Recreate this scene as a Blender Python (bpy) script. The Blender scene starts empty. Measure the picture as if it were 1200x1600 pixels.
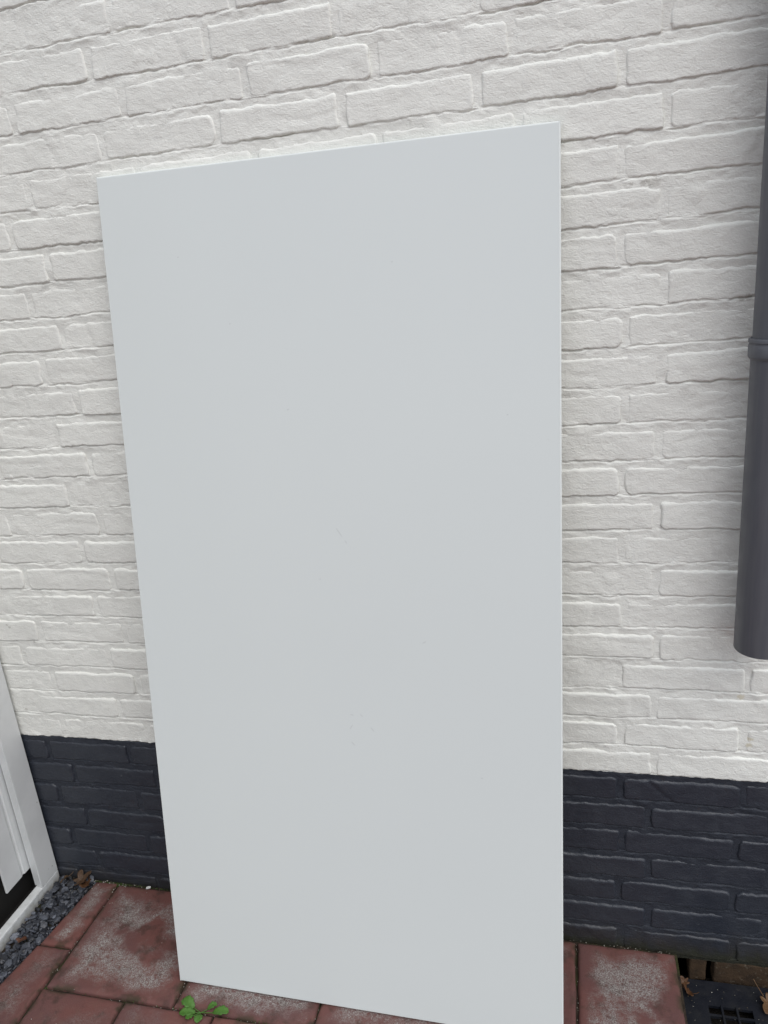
import bpy, math, random
import numpy as np
from mathutils import Matrix, Vector

# ------------------------------------------------------------------ camera, sky, sun, exposure
sc = bpy.context.scene
COL = sc.collection
cd = bpy.data.cameras.new('camera')
cd.sensor_fit = 'VERTICAL'; cd.sensor_height = 36.0
cd.lens = 1182.1 / 1600 * 36.0
cd.clip_start = 0.02; cd.clip_end = 500
cam = bpy.data.objects.new('camera', cd); COL.objects.link(cam)
CR = Vector((0.97071471, 0.2225386, -0.09049603)); CU = Vector((0.01574074, 0.31697003, 0.94830492)); CF = Vector((-0.23971898, 0.92195801, -0.30418455))
CAMP = Vector((0.933765, -1.292584, 1.386428))
M = Matrix.Identity(4)
for i in range(3):
    M[i][0] = CR[i]; M[i][1] = CU[i]; M[i][2] = -CF[i]; M[i][3] = CAMP[i]
cam.matrix_world = M
sc.camera = cam

SUN_EL, SUN_AZ = math.radians(56), math.radians(143)     # azimuth clockwise from +Y: to the right of and behind the viewer
w = bpy.data.worlds.new('World'); sc.world = w; w.use_nodes = True
nt = w.node_tree; nt.nodes.clear()
sky = nt.nodes.new('ShaderNodeTexSky'); sky.sky_type = 'NISHITA'; sky.sun_disc = False
sky.sun_elevation = SUN_EL; sky.sun_rotation = SUN_AZ
sky.air_density = 1.0; sky.dust_density = 1.2; sky.ozone_density = 1.0
hs = nt.nodes.new('ShaderNodeHueSaturation'); hs.inputs['Saturation'].default_value = 0.42
bg = nt.nodes.new('ShaderNodeBackground'); bg.inputs['Strength'].default_value = 0.12
wo = nt.nodes.new('ShaderNodeOutputWorld')
nt.links.new(sky.outputs[0], hs.inputs['Color']); nt.links.new(hs.outputs[0], bg.inputs['Color']); nt.links.new(bg.outputs[0], wo.inputs['Surface'])
sl = bpy.data.lights.new('sun', 'SUN'); sl.energy = 1.2; sl.angle = math.radians(60); sl.color = (1.0, 0.985, 0.965)
so = bpy.data.objects.new('sun', sl); COL.objects.link(so)
sd = Vector((math.sin(SUN_AZ) * math.cos(SUN_EL), math.cos(SUN_AZ) * math.cos(SUN_EL), math.sin(SUN_EL)))
so.location = sd * 8
so.rotation_euler = sd.to_track_quat('Z', 'Y').to_euler()
sc.view_settings.view_transform = 'Standard'; sc.view_settings.look = 'None'
sc.view_settings.gamma = 1.0; sc.view_settings.use_curve_mapping = False
sc.view_settings.exposure = 0.52

sc.cycles.use_adaptive_sampling = False
sc.cycles.use_denoising = True; sc.cycles.denoiser = 'OPENIMAGEDENOISE'
sc.cycles.denoising_input_passes = 'RGB_ALBEDO_NORMAL'; sc.cycles.denoising_prefilter = 'ACCURATE'

# ------------------------------------------------------------------ helpers
RND = random.Random(7)
def tag(o, label=None, cat=None, group=None, kind=None):
    for k, v in (('label', label), ('category', cat), ('group', group), ('kind', kind)):
        if v: o[k] = v
    return o
def empty(name, loc=(0, 0, 0)):
    o = bpy.data.objects.new(name, None); COL.objects.link(o); o.location = loc; o.empty_display_size = 0.05
    return o
def mesh(name, v, f, material=None, smooth=True):
    me = bpy.data.meshes.new(name); me.from_pydata([tuple(map(float, p)) for p in v], [], [tuple(map(int, q)) for q in f]); me.update()
    if material: me.materials.append(material)
    if smooth: me.shade_smooth()
    return me
def link(name, me, parent=None, loc=(0, 0, 0), rot=None):
    o = bpy.data.objects.new(name, me); COL.objects.link(o)
    if parent: o.parent = parent
    o.location = loc
    if rot: o.rotation_euler = rot
    return o

def hash2(ix, iy, seed):
    h = (ix.astype(np.int64) * 374761393 + iy.astype(np.int64) * 668265263 + seed * 1442695041) & 0xFFFFFFFF
    h = ((h ^ (h >> 13)) * 1274126177) & 0xFFFFFFFF
    h = h ^ (h >> 16)
    return (h & 0xFFFF) / 32767.5 - 1.0
def vnoise(x, y, seed=0):
    x = np.asarray(x, float); y = np.asarray(y, float); x, y = np.broadcast_arrays(x, y)
    ix = np.floor(x); iy = np.floor(y); fx = x - ix; fy = y - iy
    fx = fx * fx * (3 - 2 * fx); fy = fy * fy * (3 - 2 * fy)
    a = hash2(ix, iy, seed); b = hash2(ix + 1, iy, seed); c = hash2(ix, iy + 1, seed); d = hash2(ix + 1, iy + 1, seed)
    return a + (b - a) * fx + (c - a) * fy + (a - b - c + d) * fx * fy
def fbm(x, y, seed, octv=3):
    s = 0; amp = 1.0
    for o in range(octv):
        s = s + amp * vnoise(np.asarray(x) * 2 ** o, np.asarray(y) * 2 ** o, seed + 17 * o); amp *= 0.5
    return s / 1.75
def sstep(a, b, x):
    t = np.clip((x - a) / (b - a), 0, 1); return t * t * (3 - 2 * t)

# node helper -------------------------------------------------------
class N:
    def __init__(s, name):
        s.m = bpy.data.materials.new(name); s.m.use_nodes = True; s.t = s.m.node_tree; s.t.nodes.clear()
        s.out = s.t.nodes.new('ShaderNodeOutputMaterial'); s.b = s.t.nodes.new('ShaderNodeBsdfPrincipled')
        s.t.links.new(s.b.outputs[0], s.out.inputs['Surface'])
    def set(s, sock, v):
        if hasattr(v, 'is_linked') or isinstance(v, bpy.types.NodeSocket): s.t.links.new(v, sock)
        else: sock.default_value = v
    def pos(s): return s.t.nodes.new('ShaderNodeNewGeometry').outputs['Position']
    def objc(s): return s.t.nodes.new('ShaderNodeTexCoord').outputs['Object']
    def uv(s): return s.t.nodes.new('ShaderNodeTexCoord').outputs['UV']
    def rnd(s): return s.t.nodes.new('ShaderNodeObjectInfo').outputs['Random']
    def attr(s, n):
        a = s.t.nodes.new('ShaderNodeAttribute'); a.attribute_name = n; return a
    def vm(s, op, a, b=(0, 0, 0)):
        n = s.t.nodes.new('ShaderNodeVectorMath'); n.operation = op; s.set(n.inputs[0], a); s.set(n.inputs[1], b); return n.outputs[0]
    def comb(s, x, y, z):
        n = s.t.nodes.new('ShaderNodeCombineXYZ'); s.set(n.inputs[0], x); s.set(n.inputs[1], y); s.set(n.inputs[2], z); return n.outputs[0]
    def sep(s, v):
        n = s.t.nodes.new('ShaderNodeSeparateXYZ'); s.set(n.inputs[0], v); return n.outputs
    def math(s, op, a, b=0.0, clamp=False):
        n = s.t.nodes.new('ShaderNodeMath'); n.operation = op; n.use_clamp = clamp; s.set(n.inputs[0], a); s.set(n.inputs[1], b); return n.outputs[0]
    def noise(s, vec, scale, detail=3, rough=0.55, dist=0.0, color=False):
        n = s.t.nodes.new('ShaderNodeTexNoise'); s.set(n.inputs['Vector'], vec); n.inputs['Scale'].default_value = scale
        n.inputs['Detail'].default_value = detail; n.inputs['Roughness'].default_value = rough; n.inputs['Distortion'].default_value = dist
        return n.outputs['Color' if color else 'Fac']
    def vor(s, vec, scale, feature='F1', out='Distance', rnd=1.0):
        n = s.t.nodes.new('ShaderNodeTexVoronoi'); n.feature = feature; s.set(n.inputs['Vector'], vec); n.inputs['Scale'].default_value = scale
        n.inputs['Randomness'].default_value = rnd; return n.outputs[out]
    def rng(s, v, a, b, c=0.0, d=1.0, smooth=True):
        n = s.t.nodes.new('ShaderNodeMapRange'); n.interpolation_type = 'SMOOTHSTEP' if smooth else 'LINEAR'
        s.set(n.inputs[0], v); n.inputs[1].default_value = a; n.inputs[2].default_value = b; n.inputs[3].default_value = c; n.inputs[4].default_value = d
        return n.outputs[0]
    def mix(s, f, a, b, mode='MIX'):
        n = s.t.nodes.new('ShaderNodeMix'); n.data_type = 'RGBA'; n.blend_type = mode; n.clamp_factor = True
        s.set(n.inputs[0], f)
        for k, v in ((6, a), (7, b)):
            s.set(n.inputs[k], v if not isinstance(v, tuple) else (v[0], v[1], v[2], 1.0))
        return n.outputs[2]
    def bump(s, h, strength, dist, prev=None):
        n = s.t.nodes.new('ShaderNodeBump'); n.inputs['Strength'].default_value = strength; n.inputs['Distance'].default_value = dist
        s.set(n.inputs['Height'], h)
        if prev is not None: s.set(n.inputs['Normal'], prev)
        return n.outputs[0]
    def done(s, color, rough=0.6, normal=None, spec=0.5):
        c = s.b.inputs['Base Color']
        s.set(c, color if not isinstance(color, tuple) else (color[0], color[1], color[2], 1.0))
        s.set(s.b.inputs['Roughness'], rough)
        s.b.inputs['Specular IOR Level'].default_value = spec
        if normal is not None: s.set(s.b.inputs['Normal'], normal)
        return s.m

def spots(n, p, lst):
    """wear marks: lst of (x, z, radius) on the wall, ragged by noise"""
    rag = n.math('MULTIPLY', n.math('SUBTRACT', n.noise(p, 260, 2), 0.5), 0.012)
    acc = None
    for x, z, r in lst:
        d = n.vm('SUBTRACT', p, (x, 0, z)); d = n.vm('MULTIPLY', d, (1, 0, 1.3))
        ln = n.t.nodes.new('ShaderNodeVectorMath'); ln.operation = 'LENGTH'; n.set(ln.inputs[0], d)
        v = n.rng(n.math('ADD', ln.outputs['Value'], rag), r, r * 0.5)
        acc = v if acc is None else n.math('MAXIMUM', acc, v)
    return acc

def white_paint_color(n, p):
    c = n.mix(n.rng(n.noise(p, 6, 3), 0.35, 0.7), (0.785, 0.788, 0.738), (0.742, 0.745, 0.698))
    c = n.mix(n.rng(n.noise(p, 55, 3), 0.55, 0.8, 0, 0.35), c, (0.63, 0.63, 0.605))
    sp = n.rng(n.vor(p, 26), 0.05, 0.02)
    sp = n.math('MULTIPLY', sp, n.rng(n.noise(p, 9, 1), 0.62, 0.7))
    c = n.mix(n.math('MULTIPLY', sp, 0.55), c, (0.16, 0.14, 0.11))
    m = spots(n, p, [(1.0628, 1.473, .011), (1.203, 1.296, .008), (1.1925, 1.294, .006), (1.047, 1.4745, .0055), (1.054, 1.4765, .005), (-.2926, .7091, .004), (-.2889, .7045, .004), (-.2355, .6676, .003), (1.03, 1.4745, .004), (-.305, .49, .005)])
    c = n.mix(n.math('MULTIPLY', m, 0.34), c, (0.20, 0.17, 0.135))
    y = spots(n, p, [(1.226, .5973, .009), (1.2439, .4974, .007), (1.2460, .51, .006)])
    return n.mix(n.math('MULTIPLY', y, 0.45), c, (0.55, 0.47, 0.27))
def dark_paint_color(n, p):
    c = n.mix(n.rng(n.noise(p, 9, 3), 0.35, 0.7), (0.0245, 0.0285, 0.0390), (0.033, 0.0375, 0.0480))
    c = n.mix(n.rng(n.noise(n.vm('ADD', p, (3, 1, 7)), 45, 3), 0.6, 0.8, 0, 0.5), c, (0.040, 0.033, 0.036))
    # pale scuffs
    q = n.vm('MULTIPLY', p, (0.5, 1, 1.4))
    sc_ = n.math('MULTIPLY', n.rng(n.noise(q, 120, 2), 0.68, 0.78), n.rng(n.noise(p, 14, 1), 0.5, 0.7))
    c = n.mix(n.math('MULTIPLY', sc_, 0.35), c, (0.26, 0.26, 0.27))
    # splashed soil and algae just above the paving
    z = n.sep(p)[2]
    z2 = n.math('ADD', z, n.math('MULTIPLY', n.math('SUBTRACT', n.noise(p, 22, 4), 0.5), 0.10))
    c = n.mix(n.rng(z2, 0.055, -0.02, 0, 0.55), c, (0.030, 0.024, 0.016))
    z3 = n.math('ADD', z, n.math('MULTIPLY', n.math('SUBTRACT', n.noise(p, 40, 4), 0.5), 0.06))
    return n.mix(n.rng(z3, 0.012, -0.015, 0, 0.5), c, (0.030, 0.032, 0.013))
def paint_bump(n, p, k=1.0):
    q = n.vm('MULTIPLY', p, (1.0, 1.0, 1.7))
    b = n.bump(n.noise(q, 90, 4, 0.6, 0.6), 0.60 * k, 0.0022)
    return n.bump(n.noise(q, 300, 3, 0.65), 0.9 * k, 0.0009, b)

n = N('white_masonry_paint'); p = n.pos()
WHITE = n.done(white_paint_color(n, p), 0.62, paint_bump(n, p), 0.35)
n = N('charcoal_masonry_paint'); p = n.pos()
DARK = n.done(dark_paint_color(n, p), n.rng(n.noise(p, 30, 2), 0.3, 0.7, 0.34, 0.50), paint_bump(n, p, 0.8), 0.5)
n = N('painted_mortar'); p = n.pos()
zb = n.math('ADD', n.sep(p)[2], n.math('MULTIPLY', n.math('SUBTRACT', n.noise(p, 38, 3), 0.5), 0.005))
isw = n.rng(zb, 0.4195, 0.4205)
MORTAR = n.done(n.mix(isw, dark_paint_color(n, p), white_paint_color(n, p)), 0.62, paint_bump(n, p, 1.1), 0.35)
n = N('bare_brown_brick'); p = n.pos()
c = n.mix(n.rng(n.noise(p, 40, 4), 0.35, 0.7), (0.060, 0.038, 0.022), (0.034, 0.023, 0.015))
c = n.mix(n.rng(n.noise(p, 110, 3), 0.58, 0.72, 0, 0.7), c, (0.11, 0.09, 0.065))
BROWN = n.done(c, 0.85, n.bump(n.noise(p, 180, 4), 0.8, 0.002), 0.2)

# ------------------------------------------------------------------ painted brick wall
Z0 = 0.42                       # top of the dark plinth above the paving
LB, CH, OFF = 0.21534, 0.0625, -0.05668
JB, JP = 0.0135, 0.0095         # bed and perpend joints
def ground_z(x): return 0.0065 - 0.0135 * min(max(x, -1.0), 2.5)
def project(P):
    d = Vector(P) - CAMP; zc = d.dot(CF)
    if zc <= 0.05: return None
    return 600 + 1182.1 * d.dot(CR) / zc, 800 - 1182.1 * d.dot(CU) / zc

def axis(hl, step):
    e = [0, .0012, .0026, .0044, .0068, .010]
    if step > 0.015: e = [0, .003, .008]
    inner = np.linspace(-hl + e[-1], hl - e[-1], max(3, int(round((2 * hl - 2 * e[-1]) / step)) + 1))
    return np.concatenate([[-hl + q for q in e[:-1]], inner, [hl - q for q in e[:-1]][::-1]])
BOTTOMS = []
CRATERS = [(1.0655, 1.4730, .017, .008)]
def brick_mesh(x0, x1, z0, z1, seed, step=0.0046, crack=None, bare=False):
    """one hand-moulded brick; returns vertices about its centre and faces.  Front looks to -Y, brick face at about y = 0"""
    r = random.Random(seed)
    xc, zc = (x0 + x1) / 2, (z0 + z1) / 2
    hw, hh = (x1 - x0) / 2 + r.uniform(-.0015, .001), (z1 - z0) / 2 + r.uniform(-.0008, .0008)
    us, vs = axis(hw, step), axis(hh, step)
    U, V = np.meshgrid(us, vs)                     # rows: v
    rc = r.uniform(.003, .012)
    # round the corners
    cx, cz = hw - rc, hh - rc
    qx, qz = np.clip(np.abs(U) - cx, 0, None), np.clip(np.abs(V) - cz, 0, None)
    ln = np.hypot(qx, qz); mx = np.maximum(qx, qz); k = np.where((qx > 0) & (qz > 0), mx / np.maximum(ln, 1e-9), 1)
    X = np.where((qx > 0) & (qz > 0), np.sign(U) * (cx + qx * k), U); Z = np.where((qx > 0) & (qz > 0), np.sign(V) * (cz + qz * k), V)
    ox, oz = np.clip(np.abs(X) - cx, 0, None), np.clip(np.abs(Z) - cz, 0, None)
    d = rc - np.hypot(ox, oz); d = np.where((ox == 0) & (oz == 0), np.minimum(hw - np.abs(X), hh - np.abs(Z)), d)
    d = np.clip(d, 0, None)
    s = seed * 13
    # ragged arrises
    wt = np.clip(V / hh, -1, 1); wu = np.clip(U / hw, -1, 1)
    gx = X + xc; gz = Z + zc
    eb = .0030 * fbm(gx * 24, s * .37, s + 1) + .0014 * vnoise(gx * 130, s * .11, s + 2) + .0007 * vnoise(gx * 300, s * .31, s + 12)
    et = .0030 * fbm(gx * 20, s * .53, s + 3) + .0014 * vnoise(gx * 120, s * .21, s + 4) + .0007 * vnoise(gx * 300, s * .41, s + 14)
    el = .0034 * fbm(gz * 40, s * .71, s + 5); er = .0034 * fbm(gz * 40, s * .91, s + 6)
    # now and then a mortar lump or a nick at the bottom edge
    nick = None
    if r.random() < .35:
        nick = (r.uniform(-.7, .7) * hw + xc, r.uniform(-.002, .0045), r.uniform(.012, .03))
        eb = eb + nick[1] * np.exp(-((gx - nick[0]) / nick[2]) ** 2)
    BOTTOMS.append((xc - hw, xc + hw, zc - hh, s, nick))
    Z2 = Z + np.where(wt < 0, eb * wt ** 2, et * wt ** 2); X2 = X + np.where(wu < 0, el * wu ** 4, er * wu ** 4)
    # profile: soft upper arris, harder lower one
    rt, rb = r.uniform(.003, .0065), r.uniform(.0016, .0035)
    rd = rb + (rt - rb) * (wt * .5 + .5)
    edge = (.0040 + .0020 * fbm(gx * 26, gz * 30, s + 31)) if not bare else .004
    h = -edge * (1 - sstep(0, 1, np.sqrt(np.clip(d / rd, 0, 1))))
    h = h + .0011 * fbm(gx * 22, gz * 30, s + 7) + .0007 * fbm(gx * 75, gz * 105, s + 8) + .00025 * vnoise(gx * 260, gz * 330, s + 9)
    h = h + r.uniform(-.0016, .0014) + U / hw * r.uniform(-.0012, .0012) + V / hh * r.uniform(-.0005, .0009)
    if r.random() < .30:                             # a fold in the hand-moulded face
        a = r.uniform(-.8, .8) * hw; b = r.uniform(-.6, .6); q = U - a - b * V
        h = h - .0011 * np.exp(-(q / .0035) ** 2) + .0010 * sstep(-.004, .004, q) * r.choice((-1, 1))
    if r.random() < .20:                             # long crease
        a = r.uniform(-.5, .5) * hh; q = V - a - .006 * np.sin(U * r.uniform(20, 50) + r.uniform(0, 6))
        h = h - .0012 * np.exp(-(q / .003) ** 2) * sstep(-.6, .2, U / hw * r.choice((-1, 1)))
    for (cx_, cz_, cr, cdp) in CRATERS:
        rr = np.hypot(gx - cx_, (gz - cz_) * 1.5) + .003 * vnoise(gx * 150, gz * 150, 5)
        h = h - cdp * (1 - sstep(cr * .55, cr, rr))
    if crack:
        (ax, az), (bx_, bz) = crack
        dx, dz = bx_ - ax, bz - az; L = math.hypot(dx, dz)
        q = ((gx - ax) * dz - (gz - az) * dx) / L     # signed distance, positive to the upper right
        h = h - .0035 * np.exp(-(q / .0028) ** 2) - .0012 * sstep(0, .004, q) * (1 - sstep(.01, .05, q))
    nv, nu = U.shape
    verts = np.stack([X2, -h, Z2], -1).reshape(-1, 3)
    faces = []
    for j in range(nv - 1):
        b0 = j * nu
        for i in range(nu - 1): faces.append((b0 + i, b0 + i + 1, b0 + nu + i + 1, b0 + nu + i))
    ring = [i for i in range(nu)] + [j * nu + nu - 1 for j in range(1, nv)] + [(nv - 1) * nu + i for i in range(nu - 2, -1, -1)] + [j * nu for j in range(nv - 2, 0, -1)]
    base = verts[ring].copy(); base[:, 1] = .026
    st = len(verts); verts = np.concatenate([verts, base]); m_ = len(ring)
    for i in range(m_):
        a, b = ring[i], ring[(i + 1) % m_]
        faces.append((b, a, st + i, st + (i + 1) % m_))
    faces.append(tuple(range(st, st + m_)))          # back
    return verts, faces, (xc, zc)

wall = empty('brick_wall', (0, 0, 0))
tag(wall, 'white painted brick house wall with a charcoal painted plinth', 'wall')
WX0, WX1 = -0.78, 2.35
rest = {'w': ([], []), 'd': ([], [])}
count = 0
for k in range(-7, 33):
    zb_, zt_ = Z0 + k * CH, Z0 + k * CH + CH - JB
    off = OFF if k % 2 else 0.0
    jr = random.Random(k + 500)
    ms = range(int(math.floor((WX0 - off) / LB)), int(math.ceil((WX1 - off) / LB)))
    jit = {m: jr.uniform(-.005, .005) for m in range(ms[0], ms[-1] + 2)}
    if k == 16: jit[5] = .001
    # joints read off the photograph
    for m in ms:
        a, b = m * LB + off + jit[m] + JP / 2, (m + 1) * LB + off + jit[m + 1] - JP / 2
        seed = (k + 40) * 97 + m + 13
        vis = [project((x, 0, z)) for x in (a, (a + b) / 2, b) for z in (zb_, zt_)]
        inside = any(q and -25 < q[0] < 1225 and -25 < q[1] < 1625 for q in vis) and b > -0.345
        crack = ((1.0646, .4110), (1.1098, .3638)) if (k == -1 and a < 1.08 < b) else None
        mt = DARK if k < 0 else WHITE
        if inside and count < 300:
            v, f, (xc, zc) = brick_mesh(a, b, zb_, zt_, seed, crack=crack)
            link('brick', mesh('brick', v, f, mt), wall, (xc, 0, zc)); count += 1
        else:
            v, f, (xc, zc) = brick_mesh(a, b, zb_, zt_, seed, step=0.02)
            vv, ff = rest['d' if k < 0 else 'w']; o0 = len(vv)
            vv.extend((v + np.array([xc, 0, zc])).tolist()); ff.extend(tuple(i + o0 for i in q) for q in f)
print('bricks in view', count)
for key, mt in (('w', WHITE), ('d', DARK)):
    o = link('brick_field', mesh('brick_field', rest[key][0], rest[key][1], mt), wall); o['kind'] = 'stuff'
# unpainted footing bricks seen above the gully
bl = [(0.70, 0.9), (0.91, 1.132), (1.157, 1.1935), (1.2055, 1.412), (1.424, 1.63), (1.64, 1.85)]
for i, (a, b) in enumerate(bl):
    v, f, (xc, zc) = brick_mesh(a, b, -.090, -.028, 9000 + i, step=.006, bare=True)
    o = link('footing_brick', mesh('footing_brick', v, f, BROWN), wall, (xc, .004, zc))
# mortar
def mortar_y(x, z):
    t = np.mod(Z0 - z, CH) / JB
    t = np.clip(t, 0, 1)
    y = .0008 + .0009 * t + np.where(z < Z0 - .001, .0014, 0.0)
    y = y + 0.0024 * fbm(x * 26, z * 34, 3) + .0013 * fbm(x * 95, z * 140, 4) + .0004 * vnoise(x * 300, z * 330, 9)
    lump = sstep(.35, .8, fbm(x * 16, z * 20, 6)); y = y - .0022 * lump
    for (a, b, zb_, s, nick) in BOTTOMS:
        i0, i1 = np.searchsorted(gx, a - .001), np.searchsorted(gx, b + .001); j0, j1 = np.searchsorted(gz, zb_ - .012), np.searchsorted(gz, zb_ + .010)
        if i1 <= i0 or j1 <= j0: continue
        X, Z = x[j0:j1, i0:i1], z[j0:j1, i0:i1]
        eb = .0030 * fbm(X * 24, s * .37, s + 1) + .0014 * vnoise(X * 130, s * .11, s + 2)
        if nick: eb = eb + nick[1] * np.exp(-((X - nick[0]) / nick[2]) ** 2)
        amp = .0008 + .0034 * sstep(-.4, .8, fbm(X * 15, s * .19, s + 3))
        y[j0:j1, i0:i1] += amp * np.exp(-((Z - (zb_ + eb - .0006)) / .0014) ** 2)
    return y
gx = np.concatenate([[WX0], np.arange(-.40, 1.62, .004), [1.8, 2.0, WX1]])
offs = np.concatenate([np.arange(-.0115, -.0045, .0023), np.arange(-.0045, .0046, .0009), [.007, .012, .018, .025, .032, .039, .045]])
gz = np.sort(np.concatenate([(Z0 + k * CH + offs) for k in range(-7, 26)] + [[2.1, 2.25, Z0 + 33 * CH]]))
GX, GZ = np.meshgrid(gx, gz); GY = mortar_y(GX, GZ)
vv = np.stack([GX, GY, GZ], -1).reshape(-1, 3); nx, nz = len(gx), len(gz)
ii, jj = np.meshgrid(np.arange(nx - 1), np.arange(nz - 1)); q0 = (jj * nx + ii).ravel()
ff = np.stack([q0, q0 + 1, q0 + nx + 1, q0 + nx], -1)
me = bpy.data.meshes.new('mortar')
me.vertices.add(len(vv)); me.vertices.foreach_set('co', vv.ravel())
me.loops.add(ff.size); me.loops.foreach_set('vertex_index', ff.ravel().astype(np.int32))
me.polygons.add(len(ff)); me.polygons.foreach_set('loop_start', np.arange(0, ff.size, 4, dtype=np.int32))
me.update(calc_edges=True); me.validate(); me.materials.append(MORTAR); me.shade_smooth()
link('mortar', me, wall)
def box(x0, x1, y0, y1, z0, z1):
    v = [(x, y, z) for z in (z0, z1) for y in (y0, y1) for x in (x0, x1)]
    f = [(0, 2, 3, 1), (4, 5, 7, 6), (0, 1, 5, 4), (2, 6, 7, 3), (0, 4, 6, 2), (1, 3, 7, 5)]
    return v, f
v, f = box(WX0, WX1, .03, .24, -.30, Z0 + 33 * CH)
link('wall_core', mesh('wall_core', v, f, BROWN, False), wall)

# ------------------------------------------------------------------ ground, paving, gully pit
PX0, PX1, PY0 = 1.133, 1.42, -0.262         # gully pit in the paving
n = N('joint_sand'); p = n.pos()
c = n.mix(n.rng(n.noise(p, 60, 4), 0.35, 0.7), (0.050, 0.036, 0.026), (0.020, 0.016, 0.012))
c = n.mix(n.rng(n.noise(p, 14, 3), 0.5, 0.68, 0, 0.8), c, (0.036, 0.042, 0.014))
far = n.rng(n.sep(p)[1], -1.55, -1.6)
bt = n.t.nodes.new('ShaderNodeTexBrick'); n.set(bt.inputs['Vector'], p); bt.inputs['Scale'].default_value = 1.0
bt.inputs['Brick Width'].default_value = .2; bt.inputs['Row Height'].default_value = .2; bt.inputs['Mortar Size'].default_value = .003
bt.inputs['Color1'].default_value = (.16, .065, .052, 1); bt.inputs['Color2'].default_value = (.20, .09, .075, 1); bt.inputs['Mortar'].default_value = (.03, .022, .016, 1)
SAND = n.done(n.mix(far, c, bt.outputs['Color']), 0.95, n.bump(n.noise(p, 240, 4), 1.0, .003), 0.2)
def gsheet():
    xs = [-30, -3, -1, -.6, PX0, PX1, 2.5, 4, 30]; ys = [-40, -4, -1.6, PY0, 0.03]
    v = [(x, y, ground_z(x) - (.009 if y > -1.61 else .002)) for y in ys for x in xs]; f = []
    for j in range(len(ys) - 1):
        for i in range(len(xs) - 1):
            if xs[i] == PX0 and ys[j] == PY0: continue
            a = j * len(xs) + i; f.append((a, a + 1, a + 1 + len(xs), a + len(xs)))
    return v, f
v, f = gsheet()
tag(link('ground', mesh('ground', v, f, SAND, False)), kind='structure')
n = N('pit_soil'); p = n.pos()
SOIL = n.done(n.mix(n.noise(p, 70, 4), (.022, .018, .014), (.008, .007, .006)), .95, n.bump(n.noise(p, 150, 4), 1, .004), .2)
v = [(PX0, PY0, .0), (PX1, PY0, .0), (PX1, .03, .0), (PX0, .03, .0)]
v = [(x, y, ground_z(x) - .009) for x, y, _ in v] + [(x, y, -.105) for x, y, _ in v]
tag(link('gully_pit', mesh('gully_pit', v, [(0, 1, 5, 4), (1, 2, 6, 5), (2, 3, 7, 6), (3, 0, 4, 7), (4, 5, 6, 7)], SOIL, False)), kind='structure')

n = N('red_concrete_tile'); p = n.pos(); uvx = n.sep(n.uv()); rn = n.rnd()
pv = n.vm('ADD', p, n.comb(n.math('MULTIPLY', rn, 3.1), n.math('MULTIPLY', rn, 5.7), rn))
c = n.mix(n.rng(n.noise(pv, 7, 3), 0.3, 0.7), (0.155, 0.062, 0.052), (0.118, 0.057, 0.053))
c = n.mix(n.rng(n.noise(p, 90, 4), 0.5, 0.75, 0, 0.8), c, (0.135, 0.066, 0.054))
c = n.mix(n.rng(n.noise(n.vm('ADD', p, (9, 2, 4)), 30, 4), 0.5, 0.72, 0, 0.7), c, (0.050, 0.031, 0.024))
# worn middle of each tile: the red skin gone, pale grey aggregate showing
du = n.math('MINIMUM', n.math('MINIMUM', uvx[0], n.attr('ext').outputs['Fac']), n.math('MINIMUM', uvx[1], n.attr('exy').outputs['Fac']))
mask = n.rng(n.math('ADD', du, n.math('MULTIPLY', n.math('SUBTRACT', n.noise(pv, 24, 4), 0.5), 0.09)), 0.008, 0.058)
patch = n.rng(n.noise(pv, 8, 4, 0.6, 0.4), 0.34, 0.52)
grain = n.rng(n.noise(p, 420, 3, 0.75), 0.30, 0.60)
gr2 = n.rng(n.noise(p, 120, 3, 0.6), 0.22, 0.56)
wear = n.math('MULTIPLY', n.math('MULTIPLY', mask, patch), n.math('MULTIPLY', grain, gr2))
pale = n.mix(n.rng(n.noise(p, 420, 2), 0.35, 0.7), (0.215, 0.193, 0.180), (0.345, 0.32, 0.30))
c = n.mix(n.math('MULTIPLY', wear, n.attr('wear').outputs['Fac']), c, pale)
moss = n.math('MULTIPLY', n.rng(du, 0.016, 0.0), n.rng(n.noise(p, 26, 4), 0.46, 0.62))
c = n.mix(n.math('MULTIPLY', moss, 0.75), c, (0.030, 0.030, 0.014))
ht = n.math('ADD', n.noise(p, 420, 4, 0.7), n.math('MULTIPLY', wear, 0.5))
TILE = n.done(c, 0.8, n.bump(n.noise(p, 60, 3), .5, .002, n.bump(ht, .8, .0012)), 0.3)

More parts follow.
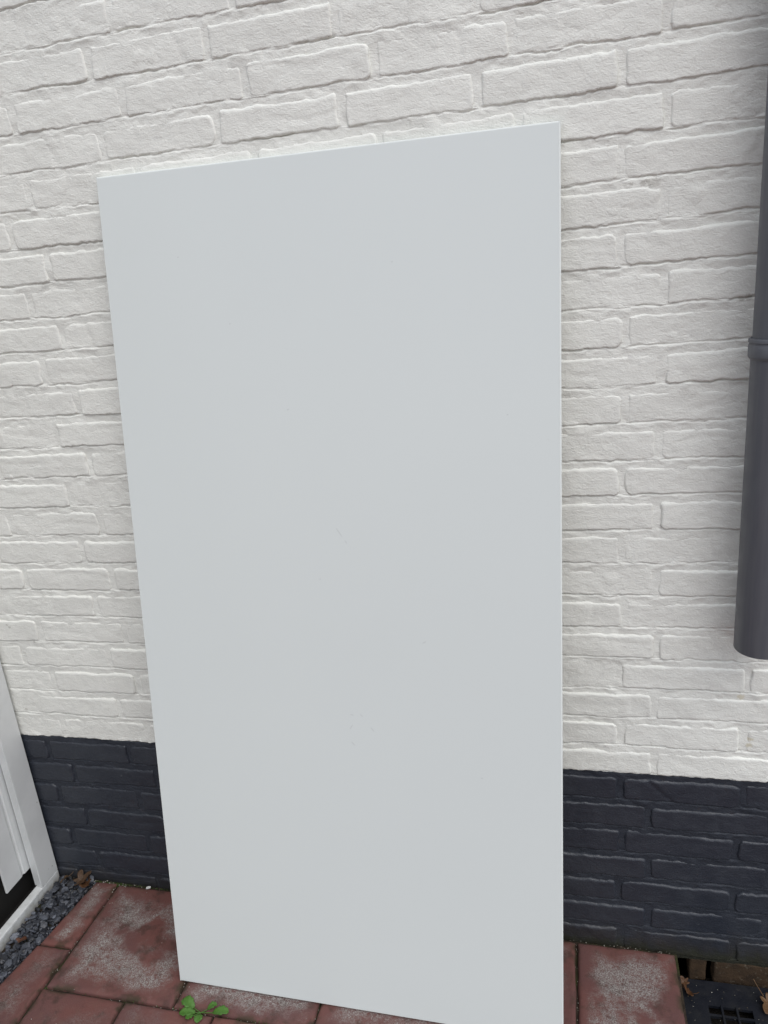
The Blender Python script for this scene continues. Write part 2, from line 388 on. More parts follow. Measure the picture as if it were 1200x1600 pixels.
paving = empty('paving', (0, 0, 0)); tag(paving, kind='structure')
def tile(corners, wear, seed, th=.06):
    """corners: near-left, near-right, far-right, far-left (x, y); a slightly uneven slab with rounded arrises"""
    r = random.Random(seed)
    P = [np.array(q) for q in corners]
    Lx, Ly = np.linalg.norm(P[1] - P[0]), np.linalg.norm(P[3] - P[0])
    def ax(L): 
        e = np.array([0, .0015, .0035, .007]); m_ = np.linspace(.012, L - .012, max(3, int(L / .017)))
        return np.concatenate([e, m_, L - e[::-1]]) / L
    S, T = np.meshgrid(ax(Lx), ax(Ly)); nv, nu = S.shape
    XY = ((1 - S) * (1 - T))[..., None] * P[0] + (S * (1 - T))[..., None] * P[1] + (S * T)[..., None] * P[2] + ((1 - S) * T)[..., None] * P[3]
    x, y = XY[..., 0], XY[..., 1]
    dd = np.minimum(np.minimum(S, 1 - S) * Lx, np.minimum(T, 1 - T) * Ly)
    jag = .0012 * vnoise(x * 70, y * 70, seed) * (1 - sstep(0, .004, dd))
    x = x + jag; y = y + .0012 * vnoise(x * 70 + 31, y * 70, seed + 3) * (1 - sstep(0, .004, dd))
    z = np.vectorize(ground_z)(x) - .0055 * (1 - sstep(0, 1, np.sqrt(np.clip(dd / .0065, 0, 1))))
    z = z + .0009 * fbm(x * 18, y * 18, seed + 5) + .0006 * vnoise(x * 70, y * 70, seed + 6) + r.uniform(-.0012, .0012) + (S - .5) * r.uniform(-.002, .002) + (T - .5) * r.uniform(-.002, .002)
    verts = np.stack([x, y, z], -1).reshape(-1, 3); faces = []
    for j in range(nv - 1):
        for i in range(nu - 1): a = j * nu + i; faces.append((a, a + 1, a + nu + 1, a + nu))
    ring = list(range(nu)) + [j * nu + nu - 1 for j in range(1, nv)] + [(nv - 1) * nu + i for i in range(nu - 2, -1, -1)] + [j * nu for j in range(nv - 2, 0, -1)]
    base = verts[ring].copy(); base[:, 2] -= th; st = len(verts); verts = np.concatenate([verts, base]); m_ = len(ring)
    for i in range(m_): a, b = ring[i], ring[(i + 1) % m_]; faces.append((b, a, st + i, st + (i + 1) % m_))
    faces.append(tuple(range(st + m_ - 1, st - 1, -1)))
    cen = verts.mean(0); cen[2] = 0
    me = mesh('paving_tile', verts - cen, faces, TILE)
    full = lambda a, ringv: np.concatenate([a.ravel(), a.ravel()[ring]])
    us, ts = full(S * Lx, 0), full(T * Ly, 0)
    uvl = me.uv_layers.new(name='UVMap'); li = np.zeros(len(me.loops), dtype=np.int32); me.loops.foreach_get('vertex_index', li)
    uvl.data.foreach_set('uv', np.stack([us[li], ts[li]], -1).ravel())
    for nm, arr in (('ext', Lx - us), ('exy', Ly - ts), ('wear', np.full(len(us), wear))):
        at = me.attributes.new(nm, 'FLOAT', 'POINT'); at.data.foreach_set('value', arr.astype(np.float32))
    return link('paving_tile', me, paving, tuple(cen))
g = .0022
def rect(x0, x1, y0, y1): return [(x0 + g, y0 + g), (x1 - g, y0 + g), (x1 - g, y1 - g), (x0 + g, y1 - g)]
# narrow edging bricks beside the slate strip
tile([(-.2510, -.1945), (-.1705, -.1925), (-.1650, -.006), (-.2250, -.009)], 1.15, 11)
tile([(-.2880, -.3960), (-.1745, -.3940), (-.1700, -.1980), (-.2520, -.1995)], .45, 12)
tile([(-.2980, -.5980), (-.1760, -.5980), (-.1745, -.3995), (-.2890, -.4005)], .6, 13)
tile([(-.3000, -.7980), (-.1770, -.7980), (-.1760, -.6030), (-.2985, -.6030)], .6, 14)
# large slabs along the wall
xs1 = [-.165, .132, .4295, .729, .931, 1.130]
for i in range(5):
    tile(rect(xs1[i], xs1[i + 1], -.292, -.006), [1.1, 1.1, .9, .6, 1.05][i], 30 + i)
row_y = -.292; rr = 0
while row_y > -1.5:
    y1 = row_y; y0 = row_y - .2; o_ = .0 if rr % 2 == 0 else -.1
    xs2 = [-.170] + [x for x in [.025 + o_ + .1995 * i for i in range(10)] if x > -.12] 
    for i in range(len(xs2) - 1):
        if xs2[i + 1] - xs2[i] > .03: tile(rect(xs2[i], xs2[i + 1], y0, y1), [.25, .35, .6, .8, .5, .9][(i + rr) % 6], 60 + rr * 20 + i)
    row_y = y0; rr += 1
for i, (a, b) in enumerate(((1.422, 1.62), (1.62, 1.82))): tile(rect(a, b, -.292, -.006), .6, 200 + i)

# ------------------------------------------------------------------ leaning white panel
n = N('white_laminate'); p = n.objc()
c = n.mix(n.rng(n.noise(p, 2.2, 2), 0.3, 0.7), (0.640, 0.677, 0.664), (0.648, 0.685, 0.671))
marks = None
for (mx, mz, L_, ang) in ((.4055, .9645, .012, -1.0), (.4170, .9475, .004, -1.0), (.4106, .6246, .004, -.2), (.4288, .6246, .004, -.8), (.4081, .6007, .007, 1.0), (.41, .5681, .006, -.8), (.4480, .5986, .006, -.9),
                        (.6451, .5208, .003, 0), (.143, 1.4466, .002, 0), (.55, .7692, .005, .5), (.3257, 1.1805, .003, .3), (.365, .8794, .002, 0), (.23, 1.33, .002, 0), (.52, 1.41, .002, .4), (.70, 1.16, .002, .2)):
    d = n.vm('SUBTRACT', p, (mx, 0, mz)); s3 = n.sep(d); ca, sa = math.cos(ang), math.sin(ang)
    al = n.math('ABSOLUTE', n.math('ADD', n.math('MULTIPLY', s3[0], ca), n.math('MULTIPLY', s3[2], sa)))
    ac = n.math('ABSOLUTE', n.math('SUBTRACT', n.math('MULTIPLY', s3[2], ca), n.math('MULTIPLY', s3[0], sa)))
    v_ = n.math('MULTIPLY', n.rng(al, L_, L_ * .4), n.rng(ac, .0013, .0004))
    marks = v_ if marks is None else n.math('MAXIMUM', marks, v_)
c = n.mix(n.math('MULTIPLY', marks, .24), c, (.28, .28, .28))
c = n.mix(n.math('MULTIPLY', n.rng(n.noise(p, 90, 2), .72, .8), .12), c, (.5, .5, .48))
LAM = n.done(c, n.rng(n.noise(p, 30, 3), .3, .7, .36, .42), n.bump(n.noise(p, 700, 2), .06, .0004), 0.45)
n = N('edge_band_plastic'); EDGE = n.done((.72, .755, .735), .4, None, .5)
n = N('raw_panel_back'); BACK = n.done((.55, .53, .48), .7)
Wv = Vector((.9999, -.0078, -.0136)).normalized(); Hv = Vector((.0146, .1399, .9901)); Hv = (Hv - Wv * Hv.dot(Wv)).normalized(); Nv = Wv.cross(Hv)   # Nv points to the viewer
Nv = -Nv if Nv.y > 0 else Nv
Yv = -Nv                                            # local +Y: into the wall
PW, PH, PT = .7846, 1.5906, .0125
panel = empty('panel')
Mp = Matrix.Identity(4); o_ = Vector((.1206, -.2343, .0079))
for i in range(3): Mp[i][0] = Wv[i]; Mp[i][1] = Yv[i]; Mp[i][2] = Hv[i]; Mp[i][3] = o_[i]
panel.matrix_world = Mp
tag(panel, 'large plain white panel leaning upright against the brick wall', 'panel')
eb = .0028
v, f = box(eb, PW - eb, 0, PT - .0008, eb, PH - eb)
link('board', mesh('board', v, f, LAM, False), panel)
v, f = box(eb, PW - eb, PT - .0004, PT, eb, PH - eb)
link('backing', mesh('backing', v, f, BACK, False), panel)
def band(axis_, a0, a1, at, side):
    """rounded edge strip: runs along axis_ from a0 to a1, outer face at 'at', side = +1/-1 outward"""
    prof = []
    for t in np.linspace(0, math.pi / 2, 5): prof.append((eb * (1 - 0) - eb * .75 * (1 - math.sin(t)), .0016 * (1 - math.cos(t)) * 1.0))
    pr = [(0.0001, .0003)] + [(eb * (.30 + .70 * math.sin(t)), .0003 + .0018 * (1 - math.cos(t))) for t in np.linspace(0, math.pi / 2, 5)]
    pr += [(q[0], PT - q[1]) for q in pr[::-1]]
    vs_, k_ = [], len(pr)
    for a in (a0, a1):
        for (o, y) in pr:
            q = at + side * (o - eb)
            vs_.append((a, y, q) if axis_ == 'x' else (q, y, a))
    fs = [(i, (i + 1) % k_, k_ + (i + 1) % k_, k_ + i) for i in range(k_)] + [tuple(range(k_)), tuple(range(2 * k_ - 1, k_ - 1, -1))]
    me = mesh('edge_band', vs_, fs, EDGE, False)
    import bmesh
    bm = bmesh.new(); bm.from_mesh(me); bmesh.ops.recalc_face_normals(bm, faces=bm.faces); bm.to_mesh(me); bm.free()
    link('edge_band', me, panel)
band('x', eb * .5, PW - eb * .5, PH, 1); band('x', eb * .5, PW - eb * .5, 0, -1)
band('z', 0.0002, PH - .0002, PW, 1); band('z', .0002, PH - .0002, 0, -1)

# ------------------------------------------------------------------ downpipe
n = N('dark_grey_plastic'); p = n.pos()
q = n.vm('MULTIPLY', p, (1, 1, .06))
c = n.mix(n.rng(n.noise(q, 160, 3), .35, .7), (.104, .110, .126), (.118, .124, .138))
c = n.mix(n.rng(n.noise(p, 18, 4), .5, .75, 0, .4), c, (.125, .132, .148))
c = n.mix(n.math('MULTIPLY', n.rng(n.vor(p, 70), .07, .03), .3), c, (.2, .2, .2))
PIPE = n.done(c, n.rng(n.noise(p, 25, 3), .3, .7, .38, .52), n.bump(n.noise(p, 500, 2), .15, .0003), .45)
def lathe(prof, seg=64):
    v, f, m_ = [], [], len(prof)
    for i in range(seg):
        a = 2 * math.pi * i / seg
        for r_, z_ in prof: v.append((r_ * math.cos(a), r_ * math.sin(a), z_))
    for i in range(seg):
        for j in range(m_):
            a, b = i * m_ + j, i * m_ + (j + 1) % m_; c_, d_ = ((i + 1) % seg) * m_ + (j + 1) % m_, ((i + 1) % seg) * m_ + j
            f.append((a, d_, c_, b))
    return v, f
pipe = empty('downpipe', (1.2335, -.064, 0))
pipe.rotation_euler = (0, math.radians(.15), 0)
tag(pipe, 'dark grey plastic downpipe ending above the plinth, with socket joint', 'downpipe')
zs = 1.2120                                         # underside of the socket
prof = [(.0375, .7325), (.0384, .7315), (.0396, .7320), (.0400, .7330), (.0400, zs - .006), (.0403, zs - .002), (.0425, zs), (.0437, zs + .002), (.0440, zs + .004), (.0440, zs + .0190), (.0430, zs + .0205), (.0430, zs + .0225),
        (.0441, zs + .0235), (.0441, zs + .0275), (.0432, zs + .0290), (.0400, zs + .0292), (.0392, zs + .025), (.0375, zs)]
v, f = lathe(prof); me = mesh('lower_pipe', v, f, PIPE); link('lower_pipe', me, pipe)
v, f = lathe([(.0352, 1.19), (.0390, 1.19), (.0390, 2.47), (.0352, 2.47)]); link('upper_pipe', mesh('upper_pipe', v, f, PIPE), pipe)
for o in pipe.children:
    mm = o.modifiers.new('es', 'EDGE_SPLIT'); mm.split_angle = math.radians(35)
# pipe clip, above the picture
v, f = lathe([(.0392, 1.95), (.0415, 1.95), (.0415, 1.975), (.0392, 1.975)]); br = link('pipe_clip', mesh('pipe_clip', v, f, PIPE), pipe)
v, f = box(-.012, .012, .0405, .070, 1.953, 1.972); link('clip_stem', mesh('clip_stem', v, f, PIPE), br)

# ------------------------------------------------------------------ white gate at the left
n = N('white_gate_paint'); p = n.pos()
c = n.mix(n.rng(n.noise(p, 12, 3), .35, .7), (.68, .695, .69), (.62, .635, .63))
c = n.mix(n.math('MULTIPLY', n.rng(n.vor(p, 42), .07, .03), n.rng(n.noise(p, 16, 1), .5, .6)), c, (.10, .085, .06))
zz = n.math('ADD', n.sep(p)[2], n.math('MULTIPLY', n.math('SUBTRACT', n.noise(p, 60, 3), .5), .06))
c = n.mix(n.rng(zz, .035, .0, 0, .55), c, (.20, .18, .13))
GATE = n.done(c, .42, n.bump(n.noise(n.vm('MULTIPLY', p, (1, 1, .15)), 160, 3), .12, .0006), .45)
n = N('black_gap_shade'); BLK = n.done((.008, .007, .006), .8)  # near-black colour stands in for the shade behind the gate boards
def bevel_box(name, dims, mat_, parent, b=.002, seg=2):
    v, f = box(*dims); me = mesh(name, v, f, mat_, False)
    import bmesh
    bm = bmesh.new(); bm.from_mesh(me); bmesh.ops.recalc_face_normals(bm, faces=bm.faces)
    bmesh.ops.bevel(bm, geom=list(bm.edges), offset=b, segments=seg, affect='EDGES', profile=.6); bm.to_mesh(me); bm.free()
    return link(name, me, parent)
GXF = -.331
gate = empty('gate', (0, 0, 0)); tag(gate, 'white painted gate frame with grooved upright board, meeting the plinth', 'gate')
GT = 2.05
gzs = ground_z(GXF)
# posts with a splayed inner edge
def post(name, y_wall, y_in, y_rev, z0, z1):
    prof = [(GXF, y_wall), (GXF, y_in), (GXF - .0215, y_rev), (GXF - .0235, y_rev), (GXF - .0235, y_wall)]
    k_ = len(prof); vs_ = [(x, y, z) for z in (z0, z1) for x, y in prof]
    fs = [(i, (i + 1) % k_, k_ + (i + 1) % k_, k_ + i) for i in range(k_)] + [tuple(range(k_ - 1, -1, -1)), tuple(range(k_, 2 * k_))]
    me = mesh(name, vs_, fs, GATE, False)
    import bmesh
    bm = bmesh.new(); bm.from_mesh(me); bmesh.ops.recalc_face_normals(bm, faces=bm.faces)
    bmesh.ops.bevel(bm, geom=list(bm.edges), offset=.0018, segments=2, affect='EDGES'); bm.to_mesh(me); bm.free()
    return link(name, me, gate)
post('post', -.0065, -.0690, -.0635, .0315, GT)
post('post', -1.0, -.9375, -.943, .0315, GT)
bevel_box('sill', (GXF - .0215, GXF, -1.0, -.0065, gzs - .012, .0312), GATE, gate, .003)
bevel_box('head_rail', (GXF - .0233, GXF - .002, -.94, -.066, GT - .08, GT - .001), GATE, gate)
def board(y0, y1, z0):
    """upright board with a groove near its right edge"""
    x = GXF - .028
    prof = [(x - .0045, y0), (x - .0005, y0), (x, y0 + .0005), (x, y1 - .0330), (x - .003, y1 - .0275), (x - .003, y1 - .0240), (x, y1 - .0225), (x, y1 - .001), (x - .001, y1), (x - .0045, y1)]
    k_ = len(prof); vs_ = [(a, b, z) for z in (z0, GT - .085) for a, b in prof]
    fs = [(i, (i + 1) % k_, k_ + (i + 1) % k_, k_ + i) for i in range(k_)] + [tuple(range(k_)), tuple(range(2 * k_ - 1, k_ - 1, -1))]
    me = mesh('upright_board', vs_, fs, GATE, False)
    import bmesh
    bm = bmesh.new(); bm.from_mesh(me); bmesh.ops.recalc_face_normals(bm, faces=bm.faces); bm.to_mesh(me); bm.free()
    return link('upright_board', me, gate)
for i in range(6): board(-.1405 - i * .140, -.0560 - i * .140, .082)
bevel_box('gap_shade_sheet', (GXF - .062, GXF - .055, -.999, -.008, -.02, GT - .002), BLK, gate, .001, 1)  # added sheet, painted black for the dark gap behind the boards
v, f = box(GXF - .0545, GXF - .0225, -.995, -.01, gzs - .012, .004)
link('gap_shade_floor', mesh('gap_shade_floor', v, f, BLK, False), gate)  # added floor of the gap behind the sill, its shade painted black

# ------------------------------------------------------------------ slate chippings between gate and paving
n = N('slate'); p = n.pos(); at = n.attr('tone')
c = n.mix(at.outputs['Fac'], (.018, .020, .026), (.140, .152, .182))
c = n.mix(n.rng(n.noise(p, 90, 3), .5, .75, 0, .6), c, (.030, .025, .020))
SLATE = n.done(c, n.rng(n.noise(p, 60, 2), .3, .7, .32, .6), n.bump(n.noise(p, 220, 4), .7, .0015), .5)
vs_, fs_, tone = [], [], []
r = random.Random(3)
def chip(cx, cy, cz, R, th, tl):
    k_ = r.choice((6, 7, 8)); ang = r.uniform(0, 6.28); el = r.uniform(.55, .95)
    rad = [R * r.uniform(.72, 1.1) for _ in range(k_)]
    E = Matrix.Rotation(ang, 3, 'Z') @ Matrix.Rotation(r.gauss(0, tl), 3, 'X') @ Matrix.Rotation(r.gauss(0, tl), 3, 'Y')
    s0 = len(vs_)
    for sc_, z_ in ((.86, -th), (1.0, -th * .2), (.96, th * .45), (.80, th)):
        for i in range(k_):
            a = 2 * math.pi * i / k_
            q = E @ Vector((rad[i] * sc_ * math.cos(a), rad[i] * sc_ * el * math.sin(a), z_ + r.uniform(-.1, .1) * th))
            vs_.append((cx + q.x, cy + q.y, cz + q.z))
    q = E @ Vector((0, 0, th * r.uniform(.9, 1.3))); vs_.append((cx + q.x, cy + q.y, cz + q.z))
    t_ = min(1, max(0, r.gauss(.24, .25))); tone.extend([t_] * (4 * k_ + 1))
    for L_ in range(3):
        for i in range(k_): a, b = s0 + L_ * k_ + i, s0 + L_ * k_ + (i + 1) % k_; fs_.append((a, b, b + k_, a + k_))
    for i in range(k_): fs_.append((s0 + 3 * k_ + i, s0 + 3 * k_ + (i + 1) % k_, s0 + 4 * k_))
def strip_right(y): return np.interp(-y, [0, .197, .396, .8], [-.227, -.254, -.292, -.302])
for i in range(1500):
    y = -r.random() ** 1.0 * .85 - .004; xr = strip_right(y); x = r.uniform(GXF + .004, xr + .004)
    small = r.random() < .45
    R = r.uniform(.0035, .006) if small else r.uniform(.0065, .0150)
    if x + R > xr + .006: x = xr + .006 - R
    if x - R < GXF + .002: x = GXF + .002 + R
    lay = r.random()
    chip(x, y, gzs - .012 + .016 * lay, R, r.uniform(.0018, .0036), .30)
me = mesh('slate_gravel', vs_, fs_, SLATE, False)
a_ = me.attributes.new('tone', 'FLOAT', 'POINT'); a_.data.foreach_set('value', np.array(tone, dtype=np.float32))
tag(link('slate_gravel', me), 'blue-grey slate chippings in the strip between gate and paving', 'gravel', kind='stuff')

# ------------------------------------------------------------------ gully cover
n = N('black_gully_plastic'); p = n.pos()
c = n.mix(n.rng(n.noise(p, 30, 4), .4, .7), (.006, .0075, .0125), (.012, .013, .016))
c = n.mix(n.rng(n.noise(p, 140, 3), .62, .75, 0, .5), c, (.06, .052, .042))
GUL = n.done(c, n.rng(n.noise(p, 40, 2), .3, .7, .5, .75), n.bump(n.noise(p, 120, 3), .4, .001), .3)
gully = empty('drain_cover', (1.227, -.125, -.075)); tag(gully, 'square black plastic drain cover with slots, sunk beside the paving', 'drain cover')
hs_ = .0915; sl0, sl1 = -.0410, .0415                # half side; slot field in x
cols = [(-.0410, -.0185), (-.0135, .0095), (.0145, .0410)]
rows = [(.0650 - .0225 * i - .0175, .0650 - .0225 * i) for i in range(6)]
xsb = [-hs_] + [q for c_ in cols for q in c_] + [hs_]; ysb = [-hs_ - .03] + sorted(q for c_ in rows for q in c_) + [.121]
vv_, ff_ = [], []
for z_ in (0, -.006):
    for y in ysb:
        for x in xsb: vv_.append((x, y, z_))
nx_, ny_ = len(xsb), len(ysb); top = nx_ * ny_
hole = lambda i, j: (i % 2 == 1) and (j % 2 == 1) and 0 <= i < nx_ - 1 and 0 <= j < ny_ - 1
for j in range(ny_ - 1):
    for i in range(nx_ - 1):
        if hole(i, j): 
            a, b, c_, d_ = j * nx_ + i, j * nx_ + i + 1, (j + 1) * nx_ + i + 1, (j + 1) * nx_ + i
            for s_, e_ in ((a, b), (b, c_), (c_, d_), (d_, a)): ff_.append((e_, s_, s_ + top, e_ + top))
            continue
        a = j * nx_ + i; ff_.append((a, a + 1, a + 1 + nx_, a + nx_)); ff_.append((a + nx_ + top, a + 1 + nx_ + top, a + 1 + top, a + top))
me = mesh('cover_plate', vv_, ff_, GUL, False)
import bmesh
bm = bmesh.new(); bm.from_mesh(me)
bmesh.ops.recalc_face_normals(bm, faces=bm.faces); bm.to_mesh(me); bm.free()
link('cover_plate', me, gully)
# cross bars of the grating stand a little proud, rim round the plate
for x in (-.0160, .0120): bevel_box('grating_bar', (x - .0020, x + .0020, -.070, .067, -.004, .0025), GUL, gully, .0008)
for dims in ((-hs_ - .006, hs_ + .006, -hs_ - .036, -hs_ - .0302, -.03, .006), (-hs_ - .006, -hs_ - .0002, -hs_ - .03, .1205, -.03, .004), (hs_ + .0002, hs_ + .006, -hs_ - .03, .1205, -.03, .004)):
    bevel_box('rim', dims, GUL, gully, .001)

# ------------------------------------------------------------------ fallen leaves
n = N('dead_leaf'); p = n.objc(); oi = n.t.nodes.new('ShaderNodeObjectInfo')
c = n.mix(n.noise(p, 90, 4), oi.outputs['Color'], (.075, .034, .014))
c = n.mix(n.rng(n.noise(p, 220, 3), .6, .75, 0, .7), c, (.030, .018, .010))
DLEAF = n.done(c, .55, n.bump(n.noise(p, 160, 4), .8, .002), .4)
def lobed_leaf(name, loc, size, rot, colour, label, seed, lobes=5, curl=.5, stem=True):
    r_ = random.Random(seed); V_, F_ = [], []
    NA, NR = 40, 6
    V_.append((0, 0, 0))
    for j in range(1, NR + 1):
        for i in range(NA):
            a = 2 * math.pi * i / NA
            rad = size * (.42 + .58 * abs(math.cos(lobes * a / 2)) ** 1.3) * (1 + .10 * math.sin(7 * a + seed)) * (.75 + .25 * math.cos(a))
            t = j / NR; x, y = rad * t * math.cos(a), rad * t * .8 * math.sin(a)
            z = curl * (y * y / size) * 1.3 + curl * .5 * x * x / size * math.sin(seed) + .10 * size * float(vnoise(x / size * 3, y / size * 3, seed)) * t + .002
            V_.append((x, y, z))
    for i in range(NA): F_.append((0, 1 + i, 1 + (i + 1) % NA))
    for j in range(NR - 1):
        for i in range(NA): a, b = 1 + j * NA + i, 1 + j * NA + (i + 1) % NA; F_.append((a, a + NA, b + NA, b))
    o = link(name, mesh(name, V_, F_, DLEAF), None, loc, rot)
    mo = o.modifiers.new('t', 'SOLIDIFY'); mo.thickness = .0006
    o.color = (*colour, 1)
    if stem:
        sv, sf = [], []
        for t in np.linspace(0, 1, 6):
            cx, cz = size * (.4 + .9 * t), .002 + size * .25 * t * t
            for a in range(5): sv.append((-cx, .0009 * math.cos(a * 1.257), cz + .0009 * math.sin(a * 1.257)))
        for j in range(5):
            for a in range(5): sf.append((j * 5 + a, j * 5 + (a + 1) % 5, j * 5 + 5 + (a + 1) % 5, j * 5 + 5 + a))
        st = link('stem', mesh('stem', sv, sf, DLEAF), o); st.color = (*colour, 1)
    tag(o, label, 'leaf', 'fallen leaves')
    return o
g0 = ground_z(-.25)
lobed_leaf('dead_leaf', (-.262, -.020, g0 + .006), .032, (.3, -.2, .6), (.050, .032, .017), 'crumpled dark brown leaf in the corner between gate and plinth', 21, 5, 1.0, False)
lobed_leaf('dead_leaf', (-.236, -.030, g0 + .007), .030, (-.2, .25, 2.2), (.085, .038, .015), 'rusty brown leaf at the end of the narrow edging brick', 22, 3, .8, False)
lobed_leaf('dead_leaf', (-.300, -.022, g0 + .010), .016, (.5, .1, 4.0), (.11, .075, .04), 'small torn brown leaf at the foot of the gate post', 23, 3, .9)
lobed_leaf('dead_leaf', (-.292, -.205, g0 + .010), .016, (.1, .1, 1.0), (.10, .035, .020), 'small red-brown leaf lying on the slate chippings', 24, 3, .6, False)
lobed_leaf('dead_leaf', (1.152, -.045, -.068), .024, (.3, .5, 1.3), (.115, .052, .022), 'curled reddish leaf tucked against the paving beside the drain cover', 25, 5, .8)
lobed_leaf('dead_leaf', (1.148, -.018, -.070), .018, (-.4, .3, 3.3), (.12, .060, .028), 'small brown leaf below the gap in the footing bricks', 26, 5, .9, False)
lobed_leaf('dead_leaf', (1.300, -.045, -.068), .034, (.2, .35, -1.0), (.150, .085, .034), 'pale tan leaf with pointed lobes lying on the drain cover', 27, 5, .5)

# ------------------------------------------------------------------ weed in the paving joint
n = N('weed_leaf'); p = n.objc()
c = n.mix(n.noise(p, 60, 3), (.045, .125, .016), (.070, .170, .024))
WEED = n.done(c, .5, n.bump(n.noise(p, 120, 3), .5, .001), .4)
n.b.inputs['Subsurface Weight'].default_value = .0
wx, wy = .196, -.2925
weed = empty('weed', (wx, wy, ground_z(wx) - .004)); tag(weed, 'small bright green weed growing from the paving joint below the panel', 'weed')
def weed_leaf(az, reach, length, wid, lift, droop):
    V_, F_ = [], []; ca, sa = math.cos(az), math.sin(az); NS, NC = 12, 6
    for i in range(NS + 1):
        t = i / NS; wd = wid * (math.sin(math.pi * min(1, t * .93 + .05)) ** .6) * (.75 + .35 * t) * (1 + .10 * math.sin(t * 22))
        if i == NS: wd = wid * .06
        L_ = reach + length * t
        for j in range(NC + 1):
            s_ = j / NC * 2 - 1
            z = lift * (1 - (1 - t) ** 2) - droop * t * t + abs(s_) * wd * .28 + .0010 * math.sin(t * 17 + s_ * 5)
            x, y = L_, s_ * wd
            V_.append((x * ca - y * sa, x * sa + y * ca, z + .006))
    for i in range(NS):
        for j in range(NC): a = i * (NC + 1) + j; F_.append((a, a + 1, a + NC + 2, a + NC + 1))
    lf = link('leaf', mesh('leaf', V_, F_, WEED), weed)
    mo = lf.modifiers.new('t', 'SOLIDIFY'); mo.thickness = .0005
    sv, sf = [], []
    for t in np.linspace(0, 1, 5):
        L_ = reach * 1.2 * t
        for a in range(5): sv.append((L_ * ca + .0008 * math.cos(a * 1.257) * -sa, L_ * sa + .0008 * math.cos(a * 1.257) * ca, .004 + .002 * t + .0008 * math.sin(a * 1.257)))
    for j in range(4):
        for a in range(5): sf.append((j * 5 + a, j * 5 + (a + 1) % 5, j * 5 + 5 + (a + 1) % 5, j * 5 + 5 + a))
    link('stalk', mesh('stalk', sv, sf, WEED), lf)
for az, re, ln_, wd, lf_, dr in ((2.80, .018, .031, .0120, .010, .005), (3.42, .010, .032, .0100, .006, .003), (.10, .026, .034, .0105, .008, .004), (.55, .014, .020, .0075, .008, .003), (4.95, .006, .019, .0095, .006, .004), (3.85, .014, .016, .0075, .005, .003)):
    weed_leaf(az, re, ln_, wd, lf_, dr)

# ------------------------------------------------------------------ grit, moss and flakes
n = N('grit'); p = n.pos()
GRIT = n.done(n.mix(n.attr('tone').outputs['Fac'], (.10, .085, .06), (.55, .53, .47)), .8)
vs_, fs_, tone = [], [], []
r = random.Random(9)
def grain(x, y, z, s_):
    s0 = len(vs_)
    for q in ((1, 0, 0), (-1, 0, 0), (0, 1, 0), (0, -1, 0), (0, 0, 1), (0, 0, -1)):
        vs_.append((x + s_ * q[0] * r.uniform(.6, 1.2), y + s_ * q[1] * r.uniform(.6, 1.2), z + s_ * q[2] * r.uniform(.5, .9)))
    for a in ((0, 2, 4), (2, 1, 4), (1, 3, 4), (3, 0, 4), (2, 0, 5), (1, 2, 5), (3, 1, 5), (0, 3, 5)): fs_.append(tuple(s0 + q for q in a))
    tone.extend([r.random() ** 2] * 6)
for i in range(260):                                 # along the foot of the wall
    x = r.uniform(-.25, 1.12); y = -.004 - abs(r.gauss(0, .006)); grain(x, y, ground_z(x) - .002 + r.uniform(0, .002), r.uniform(.0008, .0019))
for i in range(170):                                 # scattered on the slabs
    x = r.uniform(-.22, 1.12); y = r.uniform(-.6, -.01); grain(x, y, ground_z(x) + .0008, r.uniform(.0006, .0013))
for i in range(90):                                  # in the corner
    x = r.uniform(-.31, -.14); y = -abs(r.gauss(0, .02)) - .004; grain(x, y, ground_z(x) + r.uniform(-.003, .002), r.uniform(.0009, .002))
for i in range(200):                                 # in the joints
    if r.random() < .5: x = r.choice((-.168, .132, .4295, .931)) + r.gauss(0, .002); y = r.uniform(-.29, -.01)
    else: x = r.uniform(-.16, 1.1); y = -.292 + r.gauss(0, .002)
    grain(x, y, ground_z(x) - .005, r.uniform(.0008, .0016))
for i in range(50): grain(r.uniform(1.14, 1.31), r.uniform(-.2, -.01), -.0742, r.uniform(.0006, .0013))
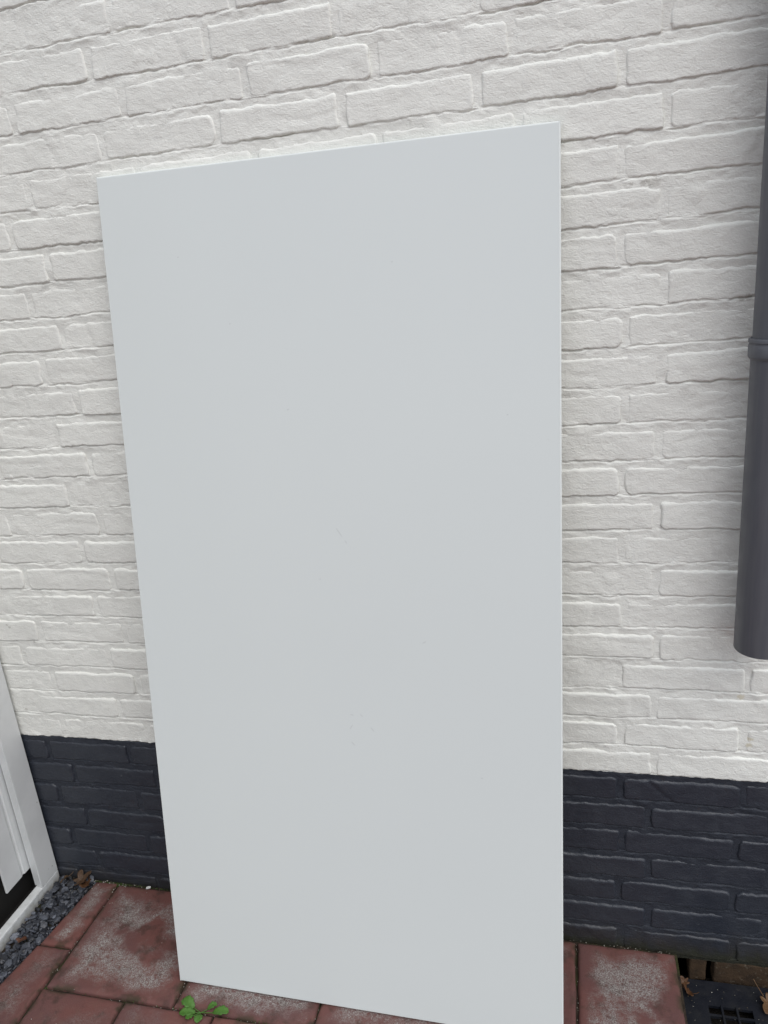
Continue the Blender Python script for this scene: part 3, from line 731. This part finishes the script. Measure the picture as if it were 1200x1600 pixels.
me = mesh('grit', vs_, fs_, GRIT, False)
a_ = me.attributes.new('tone', 'FLOAT', 'POINT'); a_.data.foreach_set('value', np.array(tone, dtype=np.float32))
tag(link('grit', me), 'loose pale grit scattered over the paving and along the plinth', 'grit', kind='stuff')
n = N('moss'); p = n.pos(); MOSS = n.done(n.mix(n.noise(p, 200, 3), (.035, .060, .012), (.07, .11, .022)), .9)
vs_, fs_ = [], []; r = random.Random(5)
for i in range(900):
    t = r.random()
    if t < .45: x = r.gauss(-.165, .010); y = -.006 - abs(r.gauss(0, .005))
    elif t < .8: x = r.uniform(-.24, .12); y = -.005 - abs(r.gauss(0, .002))
    else: x = r.gauss(.5, .3); y = -.292 + r.gauss(0, .0012)
    z = ground_z(x) - .004; a = r.uniform(0, 6.28); h_ = r.uniform(.002, .006); wd = .0009; s0 = len(vs_)
    lx, ly = r.gauss(0, .0015), r.gauss(0, .0015)
    vs_ += [(x - wd * math.cos(a), y - wd * math.sin(a), z), (x + wd * math.cos(a), y + wd * math.sin(a), z), (x + lx, y + ly, z + h_)]; fs_.append((s0, s0 + 1, s0 + 2))
tag(link('moss', mesh('moss', vs_, fs_, MOSS, False)), 'thin green moss tufts along the plinth and in the joints', 'moss', kind='stuff')
n = N('flake'); FL = n.done((.62, .62, .60), .6)
def flake(x, y, z, L_, W_, rz, label):
    pts = [(-L_, -W_), (-.2 * L_, -W_ * 1.2), (L_, -W_ * .7), (L_ * .9, W_ * .9), (0, W_), (-L_ * .95, W_ * .6)]
    k_ = len(pts); v_ = [(a, b, h_) for h_ in (0, .0022) for a, b in pts]
    f_ = [tuple(range(k_ - 1, -1, -1)), tuple(range(k_, 2 * k_))] + [(i, (i + 1) % k_, k_ + (i + 1) % k_, k_ + i) for i in range(k_)]
    tag(link('paint_flake', mesh('paint_flake', v_, f_, FL, False), None, (x, y, z), (0.15, 0, rz)), label, 'paint flake')
flake(-.080, -.010, ground_z(-.08) + .0006, .0055, .0028, .3, 'white flake lying at the foot of the plinth beside the panel')
